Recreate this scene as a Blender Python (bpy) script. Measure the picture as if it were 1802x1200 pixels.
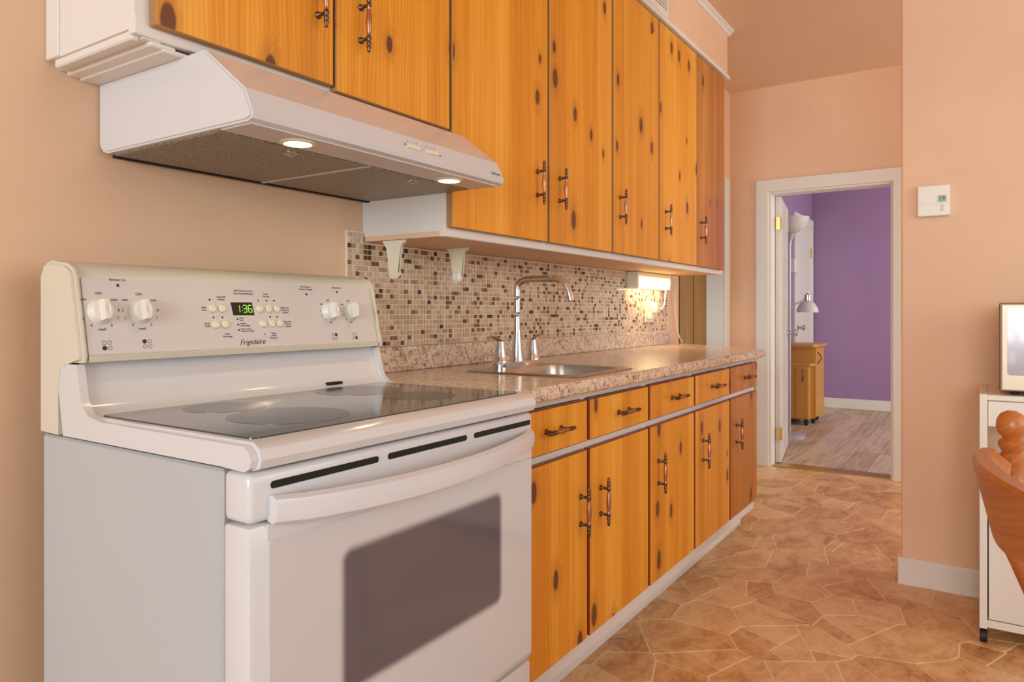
import bpy, bmesh, math, random
from mathutils import Vector, Matrix
random.seed(7)
for o in list(bpy.data.objects): bpy.data.objects.remove(o)
scene = bpy.context.scene
C = scene.collection
# ---------------------------------------------------------------- camera, light, exposure
# left wall is y = 0, the room lies at y < 0, x runs along the wall away from the viewer
cam_d = bpy.data.cameras.new('camera'); cam = bpy.data.objects.new('camera', cam_d); C.objects.link(cam)
cam_d.sensor_width = 36.0; cam_d.lens = 36.0*1260.8/1802
cam_d.shift_y = -(600-548.07)/1802
cam.location = (0, -1.5549, 1.1024)
cam.rotation_euler = (math.radians(90), 0, math.radians(33.395-90))
scene.camera = cam
world = bpy.data.worlds.new('world'); scene.world = world; world.use_nodes = True
bg = world.node_tree.nodes['Background']; bg.inputs[0].default_value = (0.93, 0.97, 1.0, 1); bg.inputs[1].default_value = 0.58
def area(name, loc, target, size, sizey, power, col):
    l = bpy.data.lights.new(name, 'AREA'); l.shape = 'RECTANGLE'; l.size = size; l.size_y = sizey; l.energy = power; l.color = col
    o = bpy.data.objects.new(name, l); C.objects.link(o); o.location = loc
    o.rotation_euler = (Vector(target)-Vector(loc)).to_track_quat('-Z', 'Y').to_euler()
    return o
area('rear_fill_light', (-5.6, -2.3, 1.7), (3.0, -1.0, 1.2), 3.0, 2.0, 285, (0.88, 0.95, 1.0))  # added cool fill from behind the camera, brightens surfaces facing it
area('window_daylight', (1.9, -4.4, 1.75), (2.6, 0, 1.0), 3.0, 1.9, 46, (1.0, 0.985, 0.97))
area('hall_fill_light', (4.35, -3.4, 1.7), (4.6, 0, 1.2), 1.1, 1.6, 34, (1.0, 0.98, 0.96))  # unseen fill added to lift the far wall of the hall
area('far_room_fill_light', (7.2, -3.2, 1.7), (7.8, 0, 1.0), 1.8, 1.6, 55, (1.0, 0.99, 0.98))  # added fill to brighten the purple room, source invented
scene.view_settings.view_transform = 'Standard'; scene.view_settings.look = 'None'
scene.view_settings.gamma = 1.0; scene.view_settings.exposure = -0.08
scene.view_settings.use_curve_mapping = False

# ---------------------------------------------------------------- materials
def rgb(h, k=1.0):
    r = []
    for i in (0, 2, 4):
        c = int(h[i:i+2], 16)/255
        r.append((c/12.92 if c <= .04045 else ((c+.055)/1.055)**2.4)*k)
    return (*r, 1)
def mat(name, col, rough=.5, metal=0, spec=.5, emit=None, es=0, coat=0, trans=0):
    m = bpy.data.materials.new(name); m.use_nodes = True
    b = m.node_tree.nodes['Principled BSDF']
    b.inputs['Base Color'].default_value = col; b.inputs['Roughness'].default_value = rough
    b.inputs['Metallic'].default_value = metal; b.inputs['Specular IOR Level'].default_value = spec
    b.inputs['Coat Weight'].default_value = coat; b.inputs['Coat Roughness'].default_value = .12
    b.inputs['Transmission Weight'].default_value = trans
    if emit: b.inputs['Emission Color'].default_value = emit; b.inputs['Emission Strength'].default_value = es
    return m
class NT:
    def __init__(s, m): s.t = m.node_tree; s.b = s.t.nodes['Principled BSDF']
    def n(s, ty, **k):
        d = s.t.nodes.new(ty)
        for a, v in k.items(): setattr(d, a, v)
        return d
    def l(s, a, b): s.t.links.new(a, b)
    def math(s, op, a, b=None, c=None):
        d = s.n('ShaderNodeMath', operation=op)
        for i, v in enumerate((a, b, c)):
            if v is None: continue
            if isinstance(v, (int, float)): d.inputs[i].default_value = v
            else: s.l(v, d.inputs[i])
        return d.outputs[0]
    def ramp(s, fac, stops):
        d = s.n('ShaderNodeValToRGB'); e = d.color_ramp.elements
        while len(e) < len(stops): e.new(.5)
        for i, (p, c) in enumerate(stops): e[i].position = p; e[i].color = c
        s.l(fac, d.inputs[0]); return d.outputs[0]
    def pos(s, scale=(1, 1, 1), loc=(0, 0, 0), kind='world'):
        if kind == 'world': src = s.n('ShaderNodeNewGeometry').outputs['Position']
        else: src = s.n('ShaderNodeTexCoord').outputs[kind]
        m = s.n('ShaderNodeMapping'); m.inputs['Scale'].default_value = scale; m.inputs['Location'].default_value = loc
        s.l(src, m.inputs[0]); return m.outputs[0]
    def noise(s, vec, scale, detail=4, rough=.55, dist=0):
        d = s.n('ShaderNodeTexNoise'); d.inputs['Scale'].default_value = scale; d.inputs['Detail'].default_value = detail
        d.inputs['Roughness'].default_value = rough; d.inputs['Distortion'].default_value = dist
        s.l(vec, d.inputs['Vector']); return d.outputs['Fac']
    def mix(s, fac, a, b, mode='MIX'):
        d = s.n('ShaderNodeMix', data_type='RGBA', blend_type=mode)
        for sock, v in ((d.inputs[0], fac), (d.inputs[6], a), (d.inputs[7], b)):
            if isinstance(v, (int, float)): sock.default_value = v
            elif isinstance(v, tuple): sock.default_value = v
            else: s.l(v, sock)
        return d.outputs[2]
    def bump(s, h, strength=.2, dist=.002):
        d = s.n('ShaderNodeBump'); d.inputs['Strength'].default_value = strength; d.inputs['Distance'].default_value = dist
        s.l(h, d.inputs['Height']); s.l(d.outputs[0], s.b.inputs['Normal'])
    def col(s, c): s.l(c, s.b.inputs['Base Color'])
def painted(name, hexc, var=.06, rough=.6, bump=.25, scale=60):
    m = mat(name, rgb(hexc), rough); t = NT(m); p = t.pos()
    n = t.noise(p, 1.3, 3); c = rgb(hexc)
    t.col(t.ramp(n, [(.3, tuple(x*(1-var) for x in c[:3])+(1,)), (.7, tuple(min(1, x*(1+var)) for x in c[:3])+(1,))]))
    t.bump(t.noise(p, scale, 5), bump, .0012)
    return m
M = {}
M['peach'] = painted('peach_wall_paint', 'E2BC9A')
M['peach_ceiling'] = painted('peach_ceiling_paint', 'DFBD9F', .03)
M['purple'] = painted('purple_wall_paint', '9A78A0', .05)
M['white_paint'] = painted('white_wood_paint', 'E2DBD3', .03, .45, .3, 35)
M['trim_white'] = painted('white_trim_paint', 'E0DAD0', .02, .4, .1, 25)
M['enamel'] = mat('white_enamel', rgb('D6D4D4'), .18, spec=.5, coat=.3)
M['enamel_side_shade'] = painted('white_enamel_shaded_side', 'B6B9BB', .02, .35, .08, 300)  # white enamel greyed: shade on the range side is in the colour
M['bisque'] = mat('bisque_plastic', rgb('D6CEBB'), .35)
M['panel_grey'] = mat('control_panel_grey_white', rgb('CFC6C2'), .38)
M['print'] = mat('dark_print', rgb('2A2724'), .6)
M['black'] = mat('black_gap', rgb('08080A'), .7)
M['rubber'] = mat('black_rubber', rgb('1A1A1B'), .55)
M['display'] = mat('display_black', rgb('150807'), .15)
M['led_green'] = mat('led_green', rgb('70C040'), .5, emit=rgb('8FE050'), es=1.2)
M['lcd'] = mat('lcd_green', rgb('8FA58A'), .3)
M['chrome'] = mat('chrome', rgb('D8D6D4'), .1, 1)
M['steel'] = mat('brushed_stainless', rgb('BDB8B2'), .28, 1)
M['filter'] = mat('aluminium_mesh_filter', rgb('8F867C'), .45, .6)
t = NT(M['filter']); v = t.n('ShaderNodeTexVoronoi'); v.inputs['Scale'].default_value = 260; t.l(t.pos(), v.inputs['Vector'])
t.col(t.ramp(v.outputs['Distance'], [(.2, rgb('5E554B')), (.6, rgb('A89E92'))])); t.bump(v.outputs['Distance'], .5, .002)
M['bulb'] = mat('warm_bulb_glass', rgb('FFE9B0'), .3, emit=rgb('FFD98A'), es=9)
M['diffuser'] = mat('lit_lamp_diffuser', rgb('FFE9B0'), .3, emit=rgb('FFDE8C'), es=3.2)
M['plastic_white'] = mat('white_plastic', rgb('E6E0D4'), .35)
M['plastic_cream'] = mat('cream_plastic', rgb('E3DAC0'), .35)
M['bronze'] = mat('antique_bronze', rgb('6B5346'), .32, .9)
M['copper'] = mat('copper_grip', rgb('B98468'), .3, .9)
M['brass'] = mat('brass', rgb('C9A662'), .3, .9)
M['frost'] = mat('frosted_lamp_shade', rgb('D9D2CC'), .5)
M['silver'] = mat('silver_lamp_metal', rgb('C4C2C4'), .35, .5)
M['grey_metal'] = mat('grey_panel_paint', rgb('6E7078'), .5)
M['maple'] = mat('maple_veneer', rgb('C98F3C'), .4)
M['glass_top'] = mat('black_ceramic_glass', rgb('37353A'), .07, spec=.8, coat=.4)
M['burner'] = mat('burner_print', rgb('2B2A2E'), .16, spec=.6)
M['grout_floor'] = mat('floor_grout', rgb('F2DCBC'), .6)
M['grout_tile'] = mat('tile_grout', rgb('EEDAC2'), .8)
M['micro'] = mat('microwave_champagne', rgb('CDBBA2'), .35, .25)
M['micro_edge'] = mat('microwave_bronze_edge', rgb('7B624B'), .35, .4)
M['micro_window_reflection'] = mat('microwave_window_painted_reflection', rgb('C9C6CC'), .12, spec=.7)
t = NT(M['micro_window_reflection']); v = t.n('ShaderNodeTexVoronoi'); v.inputs['Scale'].default_value = 26; t.l(t.pos((1, 1, .6)), v.inputs['Vector'])
t.col(t.ramp(v.outputs['Distance'], [(.1, rgb('D9D8DE')), (.55, rgb('B3AAB4'))]))  # pale cell pattern paints a reflection into the window colour
# knotty pine, planks along z; world position so that every door differs
def pine(name, light, mid, dark, knots=1.0, axis='z'):
    m = mat(name, light, .36, coat=.12); t = NT(m)
    geo = t.n('ShaderNodeNewGeometry').outputs['Position']; sp = t.n('ShaderNodeSeparateXYZ'); t.l(geo, sp.inputs[0])
    X, Y, Z = sp.outputs
    if axis == 'x': X, Z = Z, X
    cx = t.math('ADD', X, t.math('MULTIPLY', Y, .8))
    def vec(sx, sz, off=0.0):
        c = t.n('ShaderNodeCombineXYZ'); t.l(t.math('MULTIPLY', cx, sx), c.inputs[0]); t.l(t.math('MULTIPLY', Z, sz), c.inputs[2]); c.inputs[1].default_value = off
        return c.outputs[0]
    # knots
    vo = t.n('ShaderNodeTexVoronoi', voronoi_dimensions='2D'); vo.inputs['Scale'].default_value = 1.0; vo.inputs['Randomness'].default_value = 1.0
    k2 = t.n('ShaderNodeCombineXYZ'); t.l(t.math('MULTIPLY', cx, 8.5), k2.inputs[0]); t.l(t.math('MULTIPLY', Z, 4.2), k2.inputs[1]); t.l(k2.outputs[0], vo.inputs['Vector'])
    d = vo.outputs['Distance']; sc = t.n('ShaderNodeSeparateColor'); t.l(vo.outputs['Color'], sc.inputs[0])
    size = t.math('MULTIPLY', t.math('GREATER_THAN', sc.outputs[0], .64), t.math('MULTIPLY_ADD', sc.outputs[1], .10, .06))
    rel = t.math('DIVIDE', d, t.math('MAXIMUM', size, .001))          # <1 inside the knot
    inside = t.n('ShaderNodeMapRange', interpolation_type='SMOOTHSTEP'); t.l(rel, inside.inputs[0])
    inside.inputs[1].default_value = 1.08; inside.inputs[2].default_value = .75; inside.inputs[3].default_value = 0; inside.inputs[4].default_value = 1
    halo = t.n('ShaderNodeMapRange', interpolation_type='SMOOTHSTEP'); t.l(rel, halo.inputs[0])
    halo.inputs[1].default_value = 2.8; halo.inputs[2].default_value = .9; halo.inputs[3].default_value = 0; halo.inputs[4].default_value = 1
    # grain
    wob = t.noise(vec(3.0, 1.1), 1.0, 2)
    wave = t.n('ShaderNodeTexWave', wave_type='BANDS', bands_direction='X', wave_profile='SIN')
    wave.inputs['Scale'].default_value = 1.0; wave.inputs['Distortion'].default_value = 0
    cc = t.n('ShaderNodeCombineXYZ')
    t.l(t.math('ADD', t.math('MULTIPLY', cx, 26.0), t.math('ADD', t.math('MULTIPLY', wob, 2.6), t.math('MULTIPLY', halo.outputs[0], .8))), cc.inputs[0])
    t.l(cc.outputs[0], wave.inputs['Vector'])
    streak = t.noise(vec(90, 1.6), 1.0, 3); board = t.n('ShaderNodeTexWhiteNoise', noise_dimensions='1D')
    t.l(t.math('FLOOR', t.math('MULTIPLY', cx, 8.3)), board.inputs['W'])
    broad = t.noise(vec(11, .35, 3.3), 1.0, 2)
    f = t.math('ADD', t.math('MULTIPLY', wave.outputs['Fac'], .12), t.math('ADD', t.math('MULTIPLY', streak, .62), t.math('ADD', t.math('MULTIPLY', board.outputs['Value'], .24), t.math('MULTIPLY', t.math('SUBTRACT', broad, .38), .75))))
    base = t.ramp(f, [(.25, light), (.62, mid), (1.0, tuple(a*.6+b*.4 for a, b in zip(mid, dark)))])
    c1 = t.mix(t.math('MULTIPLY', halo.outputs[0], .45*knots), base, tuple(a*.5+b*.5 for a, b in zip(mid, dark)))
    c2 = t.mix(t.math('MULTIPLY', inside.outputs[0], .92*knots), c1, dark)
    t.col(c2); t.bump(f, .12, .001)
    return m
M['pine'] = pine('knotty_pine_varnish', rgb('F6B544'), rgb('E4921F'), rgb('5A2A14'))
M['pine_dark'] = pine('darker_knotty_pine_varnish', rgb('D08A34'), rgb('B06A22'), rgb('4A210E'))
M['pine_edge'] = mat('stained_door_edge', rgb('8A3A14'), .4)
M['pine_edge_worn'] = mat('worn_door_edge', rgb('A87B4A'), .6)
M['pine_pale'] = pine('pale_pine_boards', rgb('D9B071'), rgb('BD8742'), rgb('6E4722'), .7)
M['chair_wood'] = pine('honey_chair_wood', rgb('C98038'), rgb('B5652A'), rgb('7C3B18'), 0.0, 'x')
# granite laminate
m = M['laminate'] = mat('granite_laminate', rgb('CDB299'), .22, coat=.3); t = NT(m); p = t.pos()
n1 = t.noise(p, 68, 6, .7, 1.2); n2 = t.noise(p, 16, 4, .6, 2.0)
c = t.ramp(n1, [(.36, rgb('6E5A4E')), (.44, rgb('C0A48C')), (.54, rgb('E2CDB6')), (.72, rgb('F0E2D0'))])
t.col(t.mix(t.math('MULTIPLY', t.math('GREATER_THAN', n2, .60), .55), c, rgb('A27A5C')))
# floor stone
m = M['stone'] = mat('flagstone_vinyl', rgb('B58058'), .42, coat=.12); t = NT(m); p = t.pos()
oi = t.n('ShaderNodeObjectInfo').outputs['Random']
n1 = t.noise(t.pos((1, 1.6, 1)), 7, 6, .65, .8); n2 = t.noise(p, 45, 4, .7)
f = t.math('ADD', t.math('MULTIPLY', n1, .8), t.math('ADD', t.math('MULTIPLY', n2, .38), t.math('MULTIPLY', oi, .22)))
t.col(t.ramp(f, [(.40, rgb('8E5F35')), (.60, rgb('CB965F')), (.82, rgb('E6BC8A'))])); t.bump(n2, .25, .001)
# light plank
m = M['plank'] = mat('pale_wood_plank', rgb('C6A98C'), .4); t = NT(m); oi = t.n('ShaderNodeObjectInfo').outputs['Random']
n1 = t.noise(t.pos((1.2, 16, 1)), 2.2, 5, .6, .6)
t.col(t.ramp(t.math('ADD', t.math('MULTIPLY', n1, .8), t.math('MULTIPLY', oi, .2)), [(.35, rgb('A58868')), (.55, rgb('CDB196')), (.8, rgb('DCC6AE'))]))
M['plank_gap'] = mat('plank_gap', rgb('7A6048'), .7)
# oven window: dotted print fades into the white door glass
m = M['oven_glass'] = mat('oven_door_glass', rgb('D8D2CF'), .08, spec=.6); t = NT(m)
g = t.n('ShaderNodeTexCoord').outputs['Object']; sp = t.n('ShaderNodeSeparateXYZ'); t.l(g, sp.inputs[0])
ax = t.math('SUBTRACT', t.math('ABSOLUTE', sp.outputs[0]), .205); az = t.math('SUBTRACT', t.math('ABSOLUTE', sp.outputs[2]), .095)
dd = t.math('POWER', t.math('ADD', t.math('POWER', t.math('MAXIMUM', ax, 0), 2.0), t.math('POWER', t.math('MAXIMUM', az, 0), 2.0)), .5)
vo = t.n('ShaderNodeTexVoronoi'); vo.inputs['Scale'].default_value = 420; vo.inputs['Randomness'].default_value = 0; t.l(g, vo.inputs['Vector'])
edge = t.math('MULTIPLY_ADD', vo.outputs['Distance'], .012, dd)
fr = t.n('ShaderNodeMapRange', interpolation_type='SMOOTHSTEP'); t.l(edge, fr.inputs[0])
for i, v_ in ((1, .016), (2, .034), (3, 0), (4, 1)): fr.inputs[i].default_value = v_
t.col(t.mix(fr.outputs[0], rgb('665E62'), rgb('CFCCCB')))
TILE = []
for h, w in (('D4BDA0', 34), ('C6AC8E', 26), ('DECAB0', 20), ('A68D72', 7), ('6B4426', 6), ('8E5F36', 4), ('3A2C26', 4), ('C0B09A', 4)):
    TILE.append((mat('mosaic_tile_'+h, rgb(h), .15, coat=.2), w))

# ---------------------------------------------------------------- mesh helpers
WL = {}
def link(o, parent=None):
    C.objects.link(o)
    if parent is not None: o.parent = parent
def obj(name, bm, m, parent=None, smooth=False, origin=None):
    """bm holds world coordinates; the object's origin goes to its base centre"""
    xs = [v.co for v in bm.verts]
    lo = Vector([min(v[i] for v in xs) for i in range(3)]); hi = Vector([max(v[i] for v in xs) for i in range(3)])
    org = Vector(origin) if origin else Vector(((lo.x+hi.x)/2, (lo.y+hi.y)/2, lo.z))
    bmesh.ops.translate(bm, verts=bm.verts, vec=-org)
    bmesh.ops.recalc_face_normals(bm, faces=bm.faces)
    me = bpy.data.meshes.new(name); bm.to_mesh(me); bm.free()
    for x in (m if isinstance(m, (list, tuple)) else [m]): me.materials.append(M[x] if isinstance(x, str) else x)
    if smooth:
        for p in me.polygons: p.use_smooth = True
        me.set_sharp_from_angle(angle=math.radians(38))
    o = bpy.data.objects.new(name, me); link(o, parent); WL[o.name] = org
    o.location = org-(WL[parent.name] if parent is not None else Vector((0, 0, 0)))
    return o
def inst(name, me, loc, rot, parent):
    o = bpy.data.objects.new(name, me); link(o, parent); o.rotation_euler = rot
    WL[o.name] = Vector(loc); o.location = Vector(loc)-(WL[parent.name] if parent is not None else Vector((0, 0, 0)))
    return o
def thing(name, loc, label, cat, group=None):
    o = bpy.data.objects.new(name, None); C.objects.link(o); o.location = loc; WL[o.name] = Vector(loc); o.empty_display_size = .05
    return tag(o, label, cat, group)
def tag(o, label, cat, group=None):
    o['label'] = label; o['category'] = cat
    if group: o['group'] = group
    return o
def struct(o): o['kind'] = 'structure'; return o
def B(): return bmesh.new()
def box(bm, x0, x1, y0, y1, z0, z1, bev=0, seg=2, mi=0):
    r = bmesh.ops.create_cube(bm, size=1); vs = r['verts']
    for v in vs: v.co = Vector(((x0+x1)/2+v.co.x*(x1-x0), (y0+y1)/2+v.co.y*(y1-y0), (z0+z1)/2+v.co.z*(z1-z0)))
    fs = set(f for v in vs for f in v.link_faces)
    for f in fs: f.material_index = mi
    if bev:
        es = list(set(e for v in vs for e in v.link_edges))
        bmesh.ops.bevel(bm, geom=es, offset=bev, segments=seg, affect='EDGES', profile=.5)
    return bm
def prism(bm, pts, axis, a0, a1, mi=0):
    """extrude 2D polygon along axis; pts are (y,z) for x, (x,z) for y, (x,y) for z"""
    def P(p, a): return {'x': (a, p[0], p[1]), 'y': (p[0], a, p[1]), 'z': (p[0], p[1], a)}[axis]
    A = [bm.verts.new(P(p, a0)) for p in pts]; Bv = [bm.verts.new(P(p, a1)) for p in pts]
    fs = [bm.faces.new(A), bm.faces.new(Bv[::-1])]
    n = len(pts)
    for i in range(n): fs.append(bm.faces.new((A[i], Bv[i], Bv[(i+1) % n], A[(i+1) % n])))
    for f in fs: f.material_index = mi
    return bm
def frame_of(d):
    d = Vector(d).normalized(); u = d.cross(Vector((0, 0, 1)))
    if u.length < 1e-4: u = Vector((1, 0, 0))
    u.normalize(); return u, d.cross(u).normalized(), d
def lathe(bm, prof, org, axis=(0, 0, 1), seg=20, mi=0, mfun=None):
    u, w, d = frame_of(axis); org = Vector(org); rings = []
    for r, h in prof:
        c = org+d*h
        rings.append([bm.verts.new(c+(u*math.cos(2*math.pi*k/seg)+w*math.sin(2*math.pi*k/seg))*max(r, 1e-5)) for k in range(seg)])
    for i in range(len(rings)-1):
        for k in range(seg):
            f = bm.faces.new((rings[i][k], rings[i][(k+1) % seg], rings[i+1][(k+1) % seg], rings[i+1][k]))
            f.material_index = mfun(i) if mfun else mi
    for ring in (rings[0], rings[-1]):
        f = bm.faces.new(ring); f.material_index = mi
    return bm
def tube(bm, path, rad, seg=10, mi=0, flat=1.0):
    path = [Vector(p) for p in path]; rings = []; n = len(path)
    up = Vector((0, 0, 1))
    for i, p in enumerate(path):
        d = (path[min(i+1, n-1)]-path[max(i-1, 0)]).normalized()
        u = d.cross(up)
        if u.length < 1e-3: u = d.cross(Vector((0, 1, 0)))
        u.normalize(); w = u.cross(d).normalized(); r = rad[i] if isinstance(rad, (list, tuple)) else rad
        rings.append([bm.verts.new(p+u*math.cos(2*math.pi*k/seg)*r+w*math.sin(2*math.pi*k/seg)*r*flat) for k in range(seg)])
    for i in range(n-1):
        for k in range(seg):
            f = bm.faces.new((rings[i][k], rings[i][(k+1) % seg], rings[i+1][(k+1) % seg], rings[i+1][k])); f.material_index = mi
    bm.faces.new(rings[0]); bm.faces.new(rings[-1])
    return bm
def spline(pts, n=8):
    pts = [Vector(p) for p in pts]; out = []
    for i in range(len(pts)-1):
        p0, p1, p2, p3 = pts[max(i-1, 0)], pts[i], pts[i+1], pts[min(i+2, len(pts)-1)]
        for k in range(n):
            s = k/n
            out.append(.5*((2*p1)+(p2-p0)*s+(2*p0-5*p1+4*p2-p3)*s*s+(3*p1-p0-3*p2+p3)*s**3))
    return out+[pts[-1]]
def rrect(x0, x1, z0, z1, r, n=5):
    pts = []
    for cx, cz, a in ((x1-r, z1-r, 0), (x0+r, z1-r, 90), (x0+r, z0+r, 180), (x1-r, z0+r, 270)):
        for k in range(n+1):
            b = math.radians(a+90*k/n); pts.append((cx+r*math.cos(b), cz+r*math.sin(b)))
    return pts
def text(name, body, size, mtx, m, parent, align='CENTER', shear=0.0, extr=.0002, sx=1.0):
    cu = bpy.data.curves.new(name, 'FONT'); cu.body = body; cu.size = size; cu.align_x = align; cu.align_y = 'CENTER'; cu.shear = shear; cu.extrude = extr
    tmp = bpy.data.objects.new(name+'_tmp', cu); C.objects.link(tmp)
    dg = bpy.context.evaluated_depsgraph_get(); me = bpy.data.meshes.new_from_object(tmp.evaluated_get(dg))
    bpy.data.objects.remove(tmp)
    if sx != 1.0: me.transform(Matrix.Scale(sx, 4, (1, 0, 0)))
    me.transform(mtx.to_3x3().to_4x4())
    me.materials.clear(); me.materials.append(M[m])
    o = bpy.data.objects.new(name, me); link(o, parent); org = mtx.to_translation(); WL[o.name] = org
    o.location = org-WL[parent.name]; return o
def frame(origin, xdir, ydir):
    x = Vector(xdir).normalized(); y = Vector(ydir).normalized(); z = x.cross(y)
    m = Matrix((x, y, z)).transposed().to_4x4(); m.translation = Vector(origin); return m

# ---------------------------------------------------------------- the room
CZ = 2.70
b = B(); box(b, -2.2, 5.40, -4.0, .0, -.06, -.002); floor = struct(obj('floor', b, 'grout_floor', origin=(0, 0, 0)))
def split(poly, target):
    def area_(p): return abs(sum(p[i][0]*p[(i+1) % len(p)][1]-p[(i+1) % len(p)][0]*p[i][1] for i in range(len(p))))/2
    a = area_(poly)
    if a < target*random.choice((.55, .8, 1.0, 1.5, 2.1)): return [poly]
    cx = sum(p[0] for p in poly)/len(poly); cy = sum(p[1] for p in poly)/len(poly)
    # longest direction
    best = max(((p, q) for p in poly for q in poly), key=lambda s: (s[0][0]-s[1][0])**2+(s[0][1]-s[1][1])**2)
    ang = math.atan2(best[1][1]-best[0][1], best[1][0]-best[0][0])+math.pi/2+random.uniform(-.55, .55)
    t = random.uniform(-.22, .22); L = math.dist(*best)
    ox, oy = cx+(best[1][0]-best[0][0])*t, cy+(best[1][1]-best[0][1])*t
    nx, ny = -math.sin(ang), math.cos(ang)
    side = [(p[0]-ox)*nx+(p[1]-oy)*ny for p in poly]; A, Bp = [], []
    for i in range(len(poly)):
        p, q, sp_, sq = poly[i], poly[(i+1) % len(poly)], side[i], side[(i+1) % len(poly)]
        (A if sp_ >= 0 else Bp).append(p)
        if sp_*sq < 0:
            k = sp_/(sp_-sq); r = (p[0]+(q[0]-p[0])*k, p[1]+(q[1]-p[1])*k); A.append(r); Bp.append(r)
    if len(A) < 3 or len(Bp) < 3 or min(area_(A), area_(Bp)) < .002: return [poly]
    return split(A, target)+split(Bp, target)
def inset(poly, d):
    a = sum(poly[i][0]*poly[(i+1) % len(poly)][1]-poly[(i+1) % len(poly)][0]*poly[i][1] for i in range(len(poly)))
    if a < 0: poly = poly[::-1]
    n = len(poly); out = []
    for i in range(n):
        p0, p1, p2 = Vector(poly[i-1]), Vector(poly[i]), Vector(poly[(i+1) % n])
        e1 = p1-p0; e2 = p2-p1
        if e1.length < 1e-5 or e2.length < 1e-5: continue
        e1.normalize(); e2.normalize()
        n1 = Vector((-e1.y, e1.x)); n2 = Vector((-e2.y, e2.x)); bis = n1+n2
        if bis.length < .2: bis = n1
        bis.normalize(); k = d/max(bis.dot(n1), .35)
        out.append(p1+bis*min(k, d*2.5))
    return out
def clip(poly, mx, my, nx, ny):
    out = []
    for i in range(len(poly)):
        p, q = poly[i], poly[(i+1) % len(poly)]
        a = (p[0]-mx)*nx+(p[1]-my)*ny; b_ = (q[0]-mx)*nx+(q[1]-my)*ny
        if a <= 0: out.append(p)
        if a*b_ < 0: k = a/(a-b_); out.append((p[0]+(q[0]-p[0])*k, p[1]+(q[1]-p[1])*k))
    return out
FR = (-.6, 5.385, -3.1, -.02)
seeds = []; tries = 0
while len(seeds) < 470 and tries < 60000:
    tries += 1
    c_ = (random.uniform(FR[0], FR[1]), random.uniform(FR[2], FR[3])); dmin = random.choice((.06, .11, .16, .19, .21))
    if all((c_[0]-q[0])**2/1.25+(c_[1]-q[1])**2*1.25 > dmin*dmin for q in seeds): seeds.append(c_)
stones = []
for i, a in enumerate(seeds):
    poly = [(FR[0], FR[2]), (FR[1], FR[2]), (FR[1], FR[3]), (FR[0], FR[3])]
    for b_ in sorted((q for q in seeds if q != a and math.dist(a, q) < 1.0), key=lambda q: math.dist(a, q)):
        poly = clip(poly, (a[0]+b_[0])/2, (a[1]+b_[1])/2, b_[0]-a[0], b_[1]-a[1])
        if len(poly) < 3: break
    if len(poly) < 3: continue
    stones += split(poly, .036) if random.random() < .6 else [poly]
def centre(p): return (sum(q[0] for q in p)/len(p), sum(q[1] for q in p)/len(p))
def in_view(p):
    c_ = centre(p); dx, dy = c_[0], c_[1]+1.5549; a = math.atan2(dy, dx)-math.radians(33.395)
    return 1.9 < math.hypot(dx, dy) and -.62 < a < 0.35 and not (c_[1] > -.50 and c_[0] < 3.62) and not (c_[0] > 3.46 and c_[1] < -2.2)
stones.sort(key=lambda p: (not in_view(p), math.hypot(centre(p)[0], centre(p)[1]+1.5549)))
print('stones', len(stones))
rest_bm = B()
for num, poly in enumerate(stones):
    ins = inset([tuple(p) for p in poly], .0036)
    if len(ins) < 3: continue
    bm = B() if num < 295 else rest_bm
    prism(bm, [(p[0], p[1]) for p in ins], 'z', -.003, 0.0)
    if num < 295: obj('floor_stone', bm, 'stone', floor)
fo = obj('floor_stones_further_off', rest_bm, 'stone', floor); fo['kind'] = 'stuff'
WT = .12
b = B(); box(b, -2.2, 4.20, 0, WT, 0, CZ); struct(obj('wall_left', b, 'peach'))
b = B(); box(b, 4.20, 5.10, 0, WT, 2.04, CZ); struct(obj('wall_left_header', b, 'peach'))
b = B(); box(b, 5.10, 5.26, 0, WT, 0, CZ); struct(obj('wall_left_end', b, 'peach'))
# casing and jamb of the side passage
b = B(); box(b, 5.09, 5.10, 0.0, WT, 0, 2.04); box(b, 5.10, 5.205, -.018, 0, 0, 2.06, .004); struct(obj('trim_1', b, 'trim_white'))
# boarded wall inside the side passage
pw = struct(obj('wall_passage', box(B(), 5.125, 5.16, WT, 1.0, 0, CZ), 'pine_pale'))
y = WT+.002
while y < .98:
    w = random.choice((.085, .105)); bm = B(); box(bm, 5.105, 5.127, y, min(y+w-.004, .998), .0, 2.3, .004, 1); obj('pine_board', bm, 'pine_pale', pw); y += w
# far wall with doorway (x = 5.26)
FX, FT = 5.26, .13
DY0, DY1, DZ = -.272, -1.064, 1.955
b = B(); box(b, FX, FX+FT, DY0, WT, 0, CZ); box(b, FX, FX+FT, -2.6, DY1, 0, CZ); box(b, FX, FX+FT, DY1, DY0, DZ, CZ); struct(obj('wall_far', b, 'peach'))
b = B(); cw = .082
box(b, FX-.018, FX-.0005, DY0-.004, DY0+cw, 0, DZ-.001, .003, 1); box(b, FX-.018, FX-.0005, DY1-cw, DY1+.004, 0, DZ-.001, .003, 1); box(b, FX-.018, FX-.0005, DY1-cw, DY0+cw, DZ-.004, DZ+cw, .003, 1)
box(b, FX, FX+FT+.004, DY0-.018, DY0-.0005, 0, DZ-.0185); box(b, FX, FX+FT+.004, DY1+.0005, DY1+.018, 0, DZ-.0185); box(b, FX, FX+FT+.004, DY1+.0005, DY0-.0005, DZ-.018, DZ-.0005)
struct(obj('trim_2', b, 'trim_white'))
b = B(); box(b, FX+.02, FX+FT+.03, DY1+.018, DY0-.018, -.002, .008, .003, 1); struct(obj('trim_3', b, 'brass'))
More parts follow.
